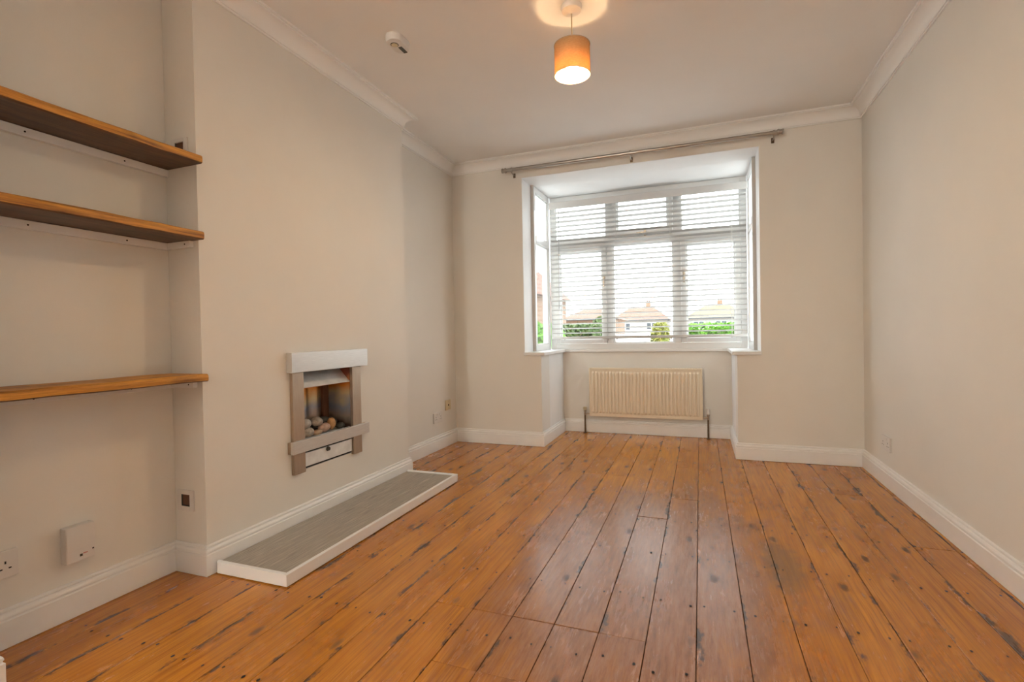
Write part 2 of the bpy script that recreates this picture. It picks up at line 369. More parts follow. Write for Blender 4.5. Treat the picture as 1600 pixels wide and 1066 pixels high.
# skirting and cornice: profiles swept along the wall line, interior on the left of the path
def sweep(path, i, prof, z0=0.0):
    n = len(path); P = [Vector(p) for p in path]
    def nrm(a, b):
        d = (b - a).normalized(); return Vector((-d.y, d.x))
    def miter(j):
        n1 = nrm(P[(j - 1) % n], P[j]); n2 = nrm(P[j], P[(j + 1) % n]); return (n1 + n2) / (1 + n1.dot(n2))
    m0, m1 = miter(i), miter((i + 1) % n); a, b = P[i], P[(i + 1) % n]
    r0 = [(a.x + m0.x * o, a.y + m0.y * o, z0 + z) for o, z in prof]; r1 = [(b.x + m1.x * o, b.y + m1.y * o, z0 + z) for o, z in prof]
    return MB().loft([r0, r1])
SK = [(0, .001), (.019, .001), (.019, .084), (.0150, .087), (.0150, .091), (.0172, .093), (.0168, .0985), (.0135, .1045), (.0080, .1075), (.0080, .1105), (.0105, .1125), (.0095, .1175), (.0060, .1195), (0, .1195)]
path = [(XR, YR), (XR, D), (BR, D), (BR, YB), (BL, YB), (BL, D), (XA, D), (XA, YC2), (XC, YC2), (XC, YC1), (XA, YC1), (XA, YN), (XN, YN), (XN, YR)]
sides = ['right', 'far_right', 'bay_right', 'bay_far', 'bay_left', 'far_left', 'far_alcove', 'chimney_far_return', 'chimney_breast', 'chimney_near_return', 'near_alcove', 'nib_return', 'nib', 'back']
for i, sd in enumerate(sides):
    build('baseboard_' + sd, sweep(path, i, SK), M['trim'], **S('white moulded skirting board along the ' + sd.replace('_', ' ') + ' wall', 'skirting'))
arc = [(.014 + .056 * (1 - math.cos(t)), -.072 + .056 * math.sin(t)) for t in [PI / 2 * q / 8 for q in range(9)]]
CN = [(0, 0), (0, -.084), (.008, -.084), (.008, -.076), (.014, -.076)] + arc + [(.070, -.010), (.082, -.010), (.082, 0)]
cpath = [(XR, YR), (XR, D), (XA, D), (XA, YC2), (XC, YC2), (XC, YC1), (XA, YC1), (XA, YN), (XN, YN), (XN, YR)]
csides = ['right wall', 'far wall', 'far alcove wall', 'far return of the chimney breast', 'chimney breast', 'near return of the chimney breast', 'near alcove wall', 'nib return', 'nib wall', 'rear wall']
for i, sd in enumerate(csides):
    build('trim_%d' % (i + 1), sweep(cpath, i, CN, ZC - .0005), M['ceil'], smooth=True, **S('white plaster cornice along the top of the ' + sd, 'cornice'))

# window sill: U-shaped board with a rounded nose
sill = MB()
sp = [(WL - .0, D - .022), (BL + .036, D - .022), (BL + .03, YB - .05), (BL + .07, YB - .024), (BR - .07, YB - .024), (BR - .03, YB - .05), (BR - .036, D - .022), (WR, D - .022), (WR, YB + .13), (WL, YB + .13)]
sill.prism(sp, 'z', zl, ZS)
build('window_sill', sill, M['upvc'], bevel=.006, seg=2, **S('white window sill board wrapping round the bay', 'sill'))

# ------------------------------------------------------------------ windows
def rect_frame(x0, x1, z0, z1, t, y0, y1):
    m = MB(); m.box(x0, x0 + t, y0, y1, z0, z1).box(x1 - t, x1, y0, y1, z0, z1).box(x0 + t, x1 - t, y0, y1, z0, z0 + t).box(x0 + t, x1 - t, y0, y1, z1 - t, z1); return m
def handle(parent, x, y, z, vert=True):
    h = MB().box(x - .010, x + .010, y - .012, y, z - .03, z + .03)
    if vert: h.box(x - .007, x + .007, y - .028, y - .012, z - .085, z + .008)
    else: h.box(x - .075, x + .008, y - .028, y - .012, z - .007, z + .007)
    build('handle', h, M['brass'], parent, bevel=.003)
yi, yo = YB + .002, YB + .068
wf = empty('window_1', ((WL + WR) / 2, YB + .035, ZS), **S('white front bay window of three lights with fanlights above', 'window'))
X0, X1, ZT = WL + .032, WR - .026, ZW - .002
fr = rect_frame(X0, X1, ZS, ZT, .052, yi, yo)
build('frame', fr, M['upvc'], wf, bevel=.004)
mx = [(-0.813, -0.757), (-0.218, -0.152)]
TZ0, TZ1 = 1.765, 1.825
build('transom', B(X0 + .052, X1 - .052, yi - .004, yo, TZ0, TZ1), M['upvc'], wf, bevel=.005)
for a, b in mx:
    build('mullion', B(a, b, yi, yo, ZS + .052, TZ0), M['upvc'], wf, bevel=.004); build('mullion', B(a, b, yi, yo, TZ1, ZT - .052), M['upvc'], wf, bevel=.004)
bays = [(X0 + .052, mx[0][0]), (mx[0][1], mx[1][0]), (mx[1][1], X1 - .052)]
for q, (a, b) in enumerate(bays):
    opens_low = q != 1; lo = (a, b, ZS + .052, TZ0); up = (a, b, TZ1, ZT - .052)
    for (xa, xb, za, zb), op in ((lo, opens_low), (up, not opens_low)):
        if op:
            s_ = build('sash', rect_frame(xa + .002, xb - .002, za + .002, zb - .002, .042, yi - .014, yo - .015), M['upvc'], wf, bevel=.005); t = .044
        else: s_ = wf; t = 0.0
        bead = rect_frame(xa + t, xb - t, za + t, zb - t, .012, yi + .012, yi + .022)
        build('glazing_bead', bead, M['upvc'], s_)
        build('pane', B(xa + t + .001, xb - t - .001, yi + .024, yi + .030, za + t + .001, zb - t - .001), M['glass'], s_)
handle(wf, mx[0][0] - .025, yi - .014, 1.46); handle(wf, mx[1][1] + .025, yi - .014, 1.46)
handle(wf, (bays[1][0] + bays[1][1]) / 2 + .03, yi - .014, TZ1 + .022, False)
# side windows: same build in YZ
def side_window(name, xin, sgn, label):
    # xin = inner face, sgn = -1 outward is -x
    a, b = D + .236, YB + .001
    o = empty(name, (xin, (a + b) / 2, ZS), **S(label, 'window'))
    def bx(x0, x1, y0, y1, z0, z1):
        xs = sorted((xin + sgn * x0, xin + sgn * x1)); return (xs[0], xs[1], y0, y1, z0, z1)
    f = MB().box(*bx(0, .066, a, a + .05, ZS, ZT)).box(*bx(0, .066, b - .05, b, ZS, ZT)).box(*bx(0, .066, a + .05, b - .05, ZS, ZS + .052)).box(*bx(0, .066, a + .05, b - .05, ZT - .052, ZT))
    build('frame', f, M['upvc'], o, bevel=.004)
    build('transom', B(*bx(-.004, .066, a + .05, b - .05, TZ0, TZ1)), M['upvc'], o, bevel=.005)
    for za, zb in ((ZS + .052, TZ0), (TZ1, ZT - .052)):
        y0, y1 = a + .05, b - .05
        bd = MB().box(*bx(.012, .024, y0, y0 + .012, za, zb)).box(*bx(.012, .024, y1 - .012, y1, za, zb)).box(*bx(.012, .024, y0 + .012, y1 - .012, za, za + .012)).box(*bx(.012, .024, y0 + .012, y1 - .012, zb - .012, zb))
        build('glazing_bead', bd, M['upvc'], o)
        build('pane', B(*bx(.026, .032, y0 + .001, y1 - .001, za + .001, zb - .001)), M['glass'], o)
    # narrow grey jamb strip where the frame steps in from the plaster
    build('jamb_strip', B(*bx(-.002, .030, a - .006, a - .0005, ZS + .001, ZT)), M['jamb_grey'], o)
M['jamb_grey'] = mat('grey_jamb_return', (0.52, 0.49, 0.46), 0.6)
side_window('window_2', WL + .030, -1, 'narrow white side window on the left of the bay')
side_window('window_3', WR - .026, 1, 'narrow white side window on the right of the bay')

# ------------------------------------------------------------------ venetian blind
yb = YB - .052
bx0, bx1 = WL + .060, WR - .036
bl = empty('venetian_blind', ((bx0 + bx1) / 2, yb, 0.885), label='white slatted venetian blind lowered over the front bay window', cat='blind')
build('headrail', B(bx0 - .008, bx1 + .006, yb - .03, yb + .03, 2.145, 2.195), M['slat'], bl, bevel=.003)
hr = MB().box(bx0 - .010, bx1 + .008, yb - .038, yb - .031, 2.128, 2.190)
build('valance', hr, M['slat'], bl, bevel=.003)
def slat_mesh(z):
    m = MB(); wd = .025; tilt = math.radians(10); ring = []
    us = [-1, -.6, -.2, .2, .6, 1]
    for s_, th in ((1, .0014), (-1, -.0014)):
        for u in (us if s_ > 0 else us[::-1]):
            yy = u * wd; zz = .0022 * (1 - u * u) + th
            ring.append((yy * math.cos(tilt) - zz * math.sin(tilt), -yy * math.sin(tilt) + zz * math.cos(tilt)))
    m.loft([[(bx0, yb + y, z + q) for y, q in ring], [(bx1, yb + y, z + q) for y, q in ring]]); return m
nsl = 27; ztop, zbot = 2.098, 0.945
s0 = None
for i in range(nsl):
    z = ztop + (zbot - ztop) * i / (nsl - 1)
    if s0 is None: s0 = build('slat', slat_mesh(z), M['slat'], bl, smooth=True)
    else:
        c = s0.copy(); COL.objects.link(c); c.parent = bl; c.location = s0.location + Vector((0, 0, z - ztop)); c.rotation_euler = (math.radians(random.uniform(-1.5, 1.5)), math.radians(random.uniform(-.05, .05)), 0)
build('bottom_rail', B(bx0, bx1, yb - .026, yb + .026, 0.888, 0.912), M['slat'], bl, bevel=.004)
for fx in (.07, .36, .64, .93):
    x = bx0 + (bx1 - bx0) * fx; m = MB()
    for dy in (-.027, .027): m.tube([(x, yb + dy, .90), (x, yb + dy, 2.15)], .0009, 5)
    m.tube([(x + .006, yb, .90), (x + .006, yb, 2.15)], .0007, 5)
    lc = build('ladder_cord', m, M['cordw'], bl)
    build('cord_plug', MB().lathe([(.004, 0), (.008, .003), (.008, .010)], (x, yb - .002, .879), 10), M['cordw'], lc)
build('tilt_wand', MB().tube([(-1.245, yb - .045, 2.12), (-1.248, yb - .047, 1.60), (-1.252, yb - .047, 1.18)], .0032, 8), M['wand'], bl, smooth=True)
m = MB()
for dx in (0, .008): m.tube([(.255 + dx, yb - .042, 2.13), (.256 + dx, yb - .043, 1.68 - dx * 3)], .0011, 5)
build('lift_cord', m, M['cordw'], bl)
m = MB().lathe([(.003, .035), (.006, .022), (.0075, 0)], (.257, yb - .043, 1.645), 10)
build('cord_tassel', m, M['cordw'], bl, smooth=True)

# ------------------------------------------------------------------ curtain pole
py_, pz = D - .070, 2.317
cp = empty('curtain_pole', (-.49, py_, pz), label='thin satin metal curtain pole mounted above the bay window', cat='curtain pole')
build('rod', MB().tube([(-1.512, py_, pz), (-.48, py_, pz)], .0145, 16), M['steelpole'], cp, smooth=True)
build('rod', MB().tube([(-.50, py_, pz), (.530, py_, pz)], .0125, 16), M['steelpole'], cp, smooth=True)
for x, s_ in ((-1.512, -1), (.53, 1)):
    build('finial', MB().tube([(x - s_ * .012, py_, pz), (x - s_ * .004, py_, pz), (x, py_, pz), (x + s_ * .004, py_, pz), (x + s_ * .018, py_, pz), (x + s_ * .021, py_, pz), (x + s_ * .030, py_, pz)], [.017, .021, .021, .016, .016, .020, .018], 16), M['steelpole'], cp, smooth=True)
for x in (-1.455, -.484, .500):
    br = MB().tube([(x, D - .004, pz - .030), (x, py_ + .014, pz - .028), (x, py_, pz - .016)], .0045, 8)
    b_ = build('bracket', br, M['steelpole'], cp, smooth=True)
    build('ring_holder', MB().tube([(x - .007, py_, pz), (x + .007, py_, pz)], .0185, 16), M['steelpole'], b_, smooth=True)
    build('wall_plate', B(x - .010, x + .010, D - .005, D - .0005, pz - .050, pz - .012), M['pipe'], b_, bevel=.002)

# ------------------------------------------------------------------ radiator
rx0, rx1, rz0, rz1, ryf = -.980, .012, .164, .612, YB - .090
rd = empty('radiator', ((rx0 + rx1) / 2, YB - .06, 0), label='cream ribbed panel radiator on the wall below the bay window', cat='radiator')
pm = MB(); n = 30; pitch = (rx1 - rx0 - .04) / n; cols = []
def prow(depth):
    pts = [(rx0, 0)]
    pts.append((rx0 + .02, 0))
    for i in range(n):
        a = rx0 + .02 + i * pitch
        pts += [(a + pitch * .12, 0), (a + pitch * .30, -depth), (a + pitch * .70, -depth), (a + pitch * .88, 0)]
    pts += [(rx1 - .02, 0), (rx1, 0)]
    return pts
rows = [(rz0, 0), (rz0 + .028, 0), (rz0 + .044, .013), (rz1 - .044, .013), (rz1 - .028, 0), (rz1 - .006, 0)]
grid = [[(x, ryf + .012 + y, z) for x, y in prow(d)] for z, d in rows]
nn = len(grid[0]); back = [[(x, ryf + .024, z) for x, y, z in r] for r in (grid[0], grid[-1])]
pm.loft(grid, cap=False, close=False)
pm.box(rx0, rx1, ryf + .013, ryf + .028, rz0, rz1 - .006)
build('front_panel', pm, M['rad'], rd)
build('rear_panel', B(rx0 + .005, rx1 - .005, ryf + .055, ryf + .068, rz0, rz1 - .006), M['rad'], rd, bevel=.003)
for x in (rx0 - .002, rx1 - .004):
    build('side_panel', B(x, x + .006, ryf + .006, ryf + .070, rz0 + .002, rz1), M['rad'], rd, bevel=.002)
tg = MB().box(rx0, rx1, ryf + .004, ryf + .012, rz1 - .008, rz1 + .002).box(rx0, rx1, ryf + .064, ryf + .072, rz1 - .008, rz1 + .002)
for i in range(42):
    x = rx0 + .01 + i * (rx1 - rx0 - .02) / 41; tg.box(x - .004, x + .004, ryf + .012, ryf + .064, rz1 - .004, rz1 + .001)
build('top_grille', tg, M['rad'], rd)
for x in (rx0 + .18, rx1 - .18): build('wall_bracket', B(x - .02, x + .02, ryf + .068, YB - .0005, rz0 + .05, rz1 - .05), M['rad'], rd)
def valve(x, s_, cap_m, tall):
    vy = YB - .058
    v_ = build('valve', MB().lathe([(.007, .165), (.011, .170), (.011, .200), (.013, .202), (.013, .212), (.008, .216)], (x, vy, 0), 14).tube([(x, vy, .186), (x - s_ * .048, vy, .186)], [.009, .008], 10), M['brass'], rd, smooth=True)
    build('valve_cap', MB().lathe([(.011, .214), (.016, .217), (.017, .217 + tall * .8), (.012, .217 + tall)], (x, vy, 0), 16), cap_m, v_, smooth=True)
    build('pipe', MB().tube([(x, vy, .002), (x, vy, .168)], .0078, 12), M['pipe'], rd, smooth=True)
    build('pipe_collar', MB().lathe([(.016, .001), (.016, .004), (.009, .006)], (x, vy, 0), 14), M['pipe'], rd)
valve(-1.030, -1, M['plastic2'], .030); valve(.056, 1, M['plastic'], .045)

# ------------------------------------------------------------------ pendant lamp
lx, ly = -.531, 2.270
pl = empty('pendant_lamp', (lx, ly, 2.08), label='hanging ceiling lamp with tan drum shade and glowing bulb', cat='lamp')
build('ceiling_rose', MB().lathe([(.047, -.0005), (.048, -.010), (.044, -.024), (.020, -.030), (.006, -.036)], (lx, ly, ZC), 32), M['plastic'], pl, smooth=True)
build('flex', MB().tube([(lx, ly, ZC - .030), (lx + .001, ly, 2.25)], .0032, 10), M['cordbrown'], pl, smooth=True)
SR, S0, S1 = .081, 2.124, 2.262
sh = MB(); n = 48; ro, ri = SR, SR - .0016
for_r = [(ro, S0), (ro, S1), (ri, S1), (ri, S0)]
rings = [[(lx + r * math.cos(2 * PI * q / n), ly + r * math.sin(2 * PI * q / n), z) for q in range(n)] for r, z in for_r + for_r[:1]]
sh.loft(rings, cap=False); shd = build('lamp_shade', sh, M['shade'], pl, smooth=True)
for z in (S0 + .002, S1 - .002):
    rg = MB().tube([(lx + (SR + .0004) * math.cos(2 * PI * q / 40), ly + (SR + .0004) * math.sin(2 * PI * q / 40), z) for q in range(41)], .0016, 6); build('shade_rim', rg, M['cordbrown'], shd, smooth=True)

spd = MB()
for q in range(3):
    a = 2 * PI * q / 3 + .4; spd.tube([(lx + .018 * math.cos(a), ly + .018 * math.sin(a), 2.235), (lx + (SR - .001) * math.cos(a), ly + (SR - .001) * math.sin(a), 2.252)], .0012, 6)
build('shade_spider', spd, M['cordw'], shd)
build('lamp_holder', MB().lathe([(.006, 2.262), (.014, 2.255), (.019, 2.240), (.019, 2.232), (.0165, 2.205)], (lx, ly, 0), 20), M['plastic'], pl, smooth=True)
build('added_bulb_shield', MB().lathe([(.0135, 2.206), (.0145, 2.195), (.0285, 2.160), (.0290, 2.156)], (lx, ly, 0), 24), M['plastic'], pl, smooth=True)  # added opaque collar, sized to cut the bulb's light towards the ceiling
blb = [(.0270, 2.1555)] + [(.030 * math.sin(t), 2.142 + .030 * math.cos(t)) for t in [1.12 + (PI - 1.13) * q / 12 for q in range(13)]]
build('bulb', MB().lathe(blb, (lx, ly, 0), 24), M['bulb'], pl, smooth=True)

# added fill globe, unseen behind the camera, brightens surfaces that face it
gx, gy = -1.6, -2.2
gp = empty('fill_globe', (gx, gy, 1.98), label='added fill globe behind the camera, brightening the room', cat='lamp')
build('ceiling_rose', MB().lathe([(.047, -.0005), (.048, -.010), (.044, -.024), (.006, -.032)], (gx, gy, ZC), 32), M['plastic'], gp, smooth=True)
build('flex', MB().tube([(gx, gy, ZC - .030), (gx, gy, 2.20)], .0032, 10), M['cordbrown'], gp, smooth=True)
build('globe_cap', MB().lathe([(.010, 2.225), (.045, 2.215), (.055, 2.185)], (gx, gy, 0), 24), M['brass'], gp, smooth=True)
build('globe', MB().lathe([(.13 * math.sin(t), 2.07 + .13 * math.cos(t)) for t in [.42 + (PI - .43) * q / 14 for q in range(15)]], (gx, gy, 0), 28), M['globe'], gp, smooth=True)

# ------------------------------------------------------------------ smoke alarm
ax, ay = -1.405, 2.195
al = empty('smoke_alarm', (ax, ay, ZC - .038), label='small white oblong smoke alarm with dark slot on the ceiling', cat='smoke alarm')
def stadium(hw, hl, n=12):
    return [(hw * math.cos(t), hl - hw + hw * math.sin(t)) for t in [PI * q / n for q in range(n + 1)]] + [(hw * math.cos(t), -hl + hw + hw * math.sin(t)) for t in [PI + PI * q / n for q in range(n + 1)]]
bd = MB(); rings = []
for s_, z in ((1.0, ZC - .0005), (1.0, ZC - .020), (.93, ZC - .033), (.80, ZC - .037)):
    rings.append([(ax + u * s_, ay + v * s_, z) for u, v in stadium(.043, .074)])
bd.loft(rings); build('case', bd, M['plastic'], al, smooth=True)
build('test_button', MB().lathe([(.016, 0), (.016, -.004), (.013, -.0055)], (ax - .004, ay - .024, ZC - .0365), 20), M['plastic2'], al, smooth=True)
build('button_ring', MB().lathe([(.020, 0), (.020, -.0016), (.0165, -.0016), (.0165, 0)], (ax - .004, ay - .024, ZC - .0365), 24), M['vent'], al)
build('sounder_slot', B(ax + .000, ax + .020, ay + .002, ay + .058, ZC - .040, ZC - .036), M['vent'], al, bevel=.002)

# ------------------------------------------------------------------ alcove shelves with their white battens
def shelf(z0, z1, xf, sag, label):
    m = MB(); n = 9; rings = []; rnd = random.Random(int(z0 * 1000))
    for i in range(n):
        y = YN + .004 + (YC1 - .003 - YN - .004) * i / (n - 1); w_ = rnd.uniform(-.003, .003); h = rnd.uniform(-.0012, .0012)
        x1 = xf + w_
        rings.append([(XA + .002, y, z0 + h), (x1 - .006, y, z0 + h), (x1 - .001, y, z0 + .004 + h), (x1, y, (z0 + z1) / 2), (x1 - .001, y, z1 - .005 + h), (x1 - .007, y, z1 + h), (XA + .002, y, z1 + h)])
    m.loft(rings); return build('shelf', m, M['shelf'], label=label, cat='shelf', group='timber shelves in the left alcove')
shelves = [(1.648, 1.680, 'topmost reclaimed timber shelf in the left alcove'), (1.348, 1.380, 'middle reclaimed timber shelf in the left alcove'), (.784, .814, 'lowest reclaimed timber shelf, below the other two, in the left alcove')]
for k_, (a, b, lab) in enumerate(shelves):
    shelf(a, b, XC + .036, 0, lab)
    which = ('topmost', 'middle', 'lowest')[k_]
    bt = empty('shelf_batten', (XA, (YN + YC1) / 2, a - .03), label='white wall batten under the %s timber shelf' % which, cat='batten', group='shelf battens')
    build('back_batten', B(XA + .0005, XA + .019, YN + .003, YC1 - .0005, a - .030, a - .0015), M['reveal'], bt, bevel=.0015)
    if k_: build('side_batten', B(XA + .019, XC - .028, YC1 - .018, YC1 - .0005, a - .027, a - .0015), M['reveal'], bt, bevel=.0015)
    for y in (.98, 1.28): build('screw_head', MB().tube([(XA + .0185, y, a - .016), (XA + .0198, y, a - .016)], .003, 8), M['dark'], bt)
    if k_: build('screw_head', MB().tube([(XC - .055, YC1 - .0175, a - .014), (XC - .055, YC1 - .0190, a - .014)], .003, 8), M['dark'], bt)

# ------------------------------------------------------------------ hearth tray
hx0, hx1, hy0, hy1, hz = XC + .0205, -1.481, 1.467, 2.904, .050
he = empty('hearth', ((hx0 + hx1) / 2, (hy0 + hy1) / 2, 0), label='low white-edged hearth tray with grey wood-effect top below the fire', cat='hearth')
build('base_board', B(hx0 + .003, hx1 - .016, hy0 + .016, hy1 - .016, .001, .034), M['reveal'], he)
nb = 3; wdt = (hx1 - .018 - hx0 - .003) / nb
for i in range(nb):
    a = hx0 + .003 + i * wdt
    for y0, y1 in (((hy0 + .018, 2.2), (2.2, hy1 - .018)) if i % 2 else ((hy0 + .018, 2.62), (2.62, hy1 - .018))):
        build('laminate_board', B(a + .0006, a + wdt - .0006, y0 + .0005, y1 - .0005, .034, .0425), M['laminate'], he, bevel=.0008, seg=1)
def rail(poly): return MB().prism(poly, 'z', .004, hz)
build('edge_rail', rail([(hx1, hy0), (hx1, hy1), (hx1 - .018, hy1 - .018), (hx1 - .018, hy0 + .018)]), M['trim'], he, bevel=.0015)
build('edge_rail', rail([(hx0 + .012, hy0), (hx1, hy0), (hx1 - .018, hy0 + .018), (hx0 + .003, hy0 + .018), (hx0 + .003, hy0 + .008)]), M['trim'], he, bevel=.0015)
build('edge_rail', rail([(hx0 + .003, hy1), (hx1, hy1), (hx1 - .018, hy1 - .018), (hx0 + .003, hy1 - .018)]), M['trim'], he, bevel=.0015)

# ------------------------------------------------------------------ inset fire
fi = empty('inset_fire', (XC, 2.165, FZ0), label='brushed steel inset gas fire in the chimney breast', cat='fireplace')
build('hood', B(XC + .0005, XC + .036, 1.888, 2.474, .780, .878), M['steel'], fi, bevel=.0015)
ft = XC + .019
for y0, y1 in ((1.906, 1.980), (2.354, 2.428)):
    build('upright', B(XC + .0005, ft, y0, y1, .279, .780), M['steelv'], fi, bevel=.001)
build('crossbar', B(ft, XC + .036, 1.884, 2.478, .384, .444), M['steel'], fi, bevel=.0015)
build('crossbar_return', B(XC + .0005, ft, 1.884, 1.9055, .386, .442), M['steelv'], fi)
build('crossbar_return', B(XC + .0005, ft, 2.4285, 2.478, .386, .442), M['steelv'], fi)
# lower door with gaps above and below
dr = build('ash_door', B(XC + .002, XC + .010, 1.984, 2.350, .301, .369), M['bright'], fi, bevel=.001)
build('door_knob', MB().tube([(XC + .0105, 2.150, .357), (XC + .020, 2.150, .357)], [.013, .010], 12), M['vent'], dr, smooth=True)
build('door_gap_shade', MB().box(XC - .02, XC - .004, FY0 + .001, FY1 - .001, FZ0 + .001, .384), M['black'], fi)  # black block stands in for the shade in the gaps round the door
# combustion chamber
cx0 = XA + .006
ch = MB().box(cx0, XC - .001, FY0 + .001, FY0 + .006, .420, FZ1 - .001).box(cx0, XC - .001, FY0 + .006, FY1 - .006, FZ1 - .006, FZ1 - .001).box(cx0, XC - .004, FY0 + .006, FY1 - .006, .390, .425)
build('firebox', ch, M['black'], fi)
bp = MB(); rings = []
ys = [FY0 + .006 + (FY1 - FY0 - .012) * q / 24 for q in range(25)]
for z in (.425, FZ1 - .007):
    rings.append([(cx0 + .010 + .006 * math.cos(q * PI / 3), y, z) for q, y in enumerate(ys)] + [(cx0 + .001, ys[-1], z), (cx0 + .001, ys[0], z)])
bp.loft(rings); build('back_plate', bp, M['heat'], fi, smooth=True)
build('side_plate', B(cx0 + .018, XC - .002, FY1 - .006, FY1 - .001, .425, FZ1 - .007), M['heat'], fi)
build('flue_baffle', B(cx0 + .018, cx0 + .040, 2.285, 2.330, .445, FZ1 - .008), M['browniron'], fi, bevel=.004)
# sloping canopy: lower lip at the front, top leaning back into the chamber
y0, y1 = FY0 + .007, FY1 - .007
cv = MB().loft([[(XC + .004, y0, .698), (XC + .004, y1 - .004, .698), (XC - .075, y1 - .004, .779), (XC - .075, y0, .779)], [(XC + .002, y0, .695), (XC + .002, y1 - .004, .695), (XC - .079, y1 - .004, .777), (XC - .079, y0, .777)]])
build('canopy', cv, M['bright'], fi)
build('fuel_tray', MB().box(cx0 + .02, XC - .010, FY0 + .008, FY1 - .008, .425, .430).box(XC - .010, XC - .006, FY0 + .008, FY1 - .008, .425, .439), M['bright'], fi)

def stone_mat(nm, c, v_): return mat(nm, c, 0.6, var=v_, nscale=38, bump=.3, bscale=90)
SM = [stone_mat('pale_grey_stone', (.46, .43, .40), .30), stone_mat('tan_stone', (.46, .33, .22), .32), stone_mat('orange_stone', (.50, .28, .12), .30), stone_mat('pink_stone', (.50, .34, .27), .3), stone_mat('dark_stone', (.06, .06, .055), .5), stone_mat('speckled_stone', (.42, .36, .30), .4)]
pebs = [(-1.918, 2.045, .505, .029, .038, .026, 0, 'pale grey rounded pebble on top left of the fire heap'),
        (-1.918, 2.058, .458, .030, .042, .027, 5, 'speckled brown-grey pebble low at the left of the fire heap'),
        (-1.928, 2.142, .500, .028, .036, .024, 5, 'mottled pebble at the back middle of the fire heap'),
        (-1.915, 2.182, .463, .028, .037, .024, 3, 'pinkish pebble in the front middle of the fire heap'),
        (-1.914, 2.240, .474, .022, .027, .033, 2, 'orange upright pebble right of the pinkish one in the fire'),
        (-1.935, 2.262, .470, .018, .022, .028, 1, 'ochre pebble behind the orange one in the fire'),
        (-1.908, 2.125, .446, .018, .030, .015, 1, 'small flat tan pebble at the front of the fire tray'),
        (-1.970, 2.240, .474, .036, .048, .036, 4, 'large dark pebble at the back right of the fire'),
        (-1.970, 2.308, .468, .030, .028, .030, 4, 'dark pebble against the right side of the firebox'),
        (-1.972, 2.110, .470, .034, .044, .032, 4, 'large dark pebble behind the pale ones in the fire'),
        (-1.925, 2.325, .448, .024, .028, .018, 4, 'small dark pebble low at the right of the fire'),
        (-1.972, 2.030, .466, .030, .032, .031, 0, 'grey pebble tucked in the left rear corner of the fire')]
for i, (x, y, z, a, b, c, mi, lab) in enumerate(pebs):
    build('pebble', MB().blob((x, y, z), a, b, c, 14, 9, i + 3, .07), SM[mi], smooth=True, label=lab, cat='pebble', group='pebbles in the fire')

# ------------------------------------------------------------------ sockets and wall plates (local: plate in XZ, front towards -Y)
def place(o, loc, rz): o.location = loc; o.rotation_euler = (0, 0, rz)
def double_socket(loc, rz, label, m_=None):
    m_ = m_ or M['plastic']
    o = empty('double_socket', label=label, cat='socket', group='double wall sockets')
    pl_ = build('plate', B(-.073, .073, -.010, -.0005, -.043, .043), m_, o, bevel=.003)
    for s_ in (-1, 1):
        build('switch', MB().prism([(-.010, .014), (-.0135, .033), (-.0095, .033), (-.0095, .014)], 'x', s_ * .018 - .007, s_ * .018 + .007), m_, o)
        cx = s_ * .040
        for dx, dz, hw, hh in ((0, .006, .0022, .0042), (-.011, -.013, .0036, .0022), (.011, -.013, .0036, .0022)):
            build('pin_hole', B(cx + dx - hw, cx + dx + hw, -.0104, -.0096, dz - hh, dz + hh), M['dark'], o)
    place(o, loc, rz); return o
# rz: plate front (-Y local) turned to face into the room
double_socket((XA, 3.674, .267), PI / 2, 'white double socket low on the wall beyond the chimney breast')
double_socket((XR, 3.576, .254), -PI / 2, 'white double socket low on the right wall near the corner')
double_socket((XA, .860, .259), PI / 2, 'white double socket at the far left edge, in the alcove')
o = empty('aerial_plate', label='small aged cream aerial plate beside the far double socket', cat='socket')
build('plate', B(-.043, .043, -.009, -.0005, -.043, .043), M['plastic2'], o, bevel=.003)
build('coax_port', MB().tube([(0, -.0090, 0), (0, -.013, 0)], [.0075, .006], 14), M['dark'], o, smooth=True)
for dz in (-.03, .03): build('screw', MB().tube([(0, -.0088, dz), (0, -.0100, dz)], .003, 8), M['brass'], o)
place(o, (XA, 3.854, .347), PI / 2)
o = empty('phone_box', label='white raised plastic phone box on the alcove wall above the skirting', cat='phone socket')
bxm = build('case', B(-.044, .044, -.032, -.0005, -.062, .062), M['plastic'], o, bevel=.004)
build('front_cover', B(-.042, .042, -.0345, -.0325, -.020, .060), M['plastic'], o, bevel=.0015)
build('port', B(-.004, .004, -.0332, -.0322, -.046, -.038), M['dark'], o)
build('port', B(.034, .039, -.0332, -.0322, -.034, -.029), M['dark'], o)
build('printed_mark', B(.006, .020, -.0325, -.0320, -.040, -.036), mat('faded_red_print', (.55, .25, .22), .6), o)
place(o, (XA, 1.092, .254), PI / 2)
def cable_plate(loc, label, h):
    o = empty('cable_plate', label=label, cat='wall plate', group='open cable plates')
    build('plate_frame', MB().box(-.045, -.024, -.008, -.0005, -h, h).box(.024, .045, -.008, -.0005, -h, h).box(-.024, .024, -.008, -.0005, -h, -.024).box(-.024, .024, -.008, -.0005, .024, h), M['plastic'], o, bevel=.002)
    build('opening', B(-.024, .024, -.0030, -.0005, -.024, .024), M['browniron'], o)
    build('inner_lip', MB().box(-.024, -.020, -.006, -.003, -.024, .024).box(-.020, .024, -.006, -.003, -.024, -.019), M['vent'], o)
    place(o, loc, 0)
cable_plate((-1.982, YC1, .293), 'square white cable plate with brown opening near the skirting', .043)
cable_plate((-1.962, YC1, 1.724), 'square cable plate peeping out above the topmost shelf', .041)

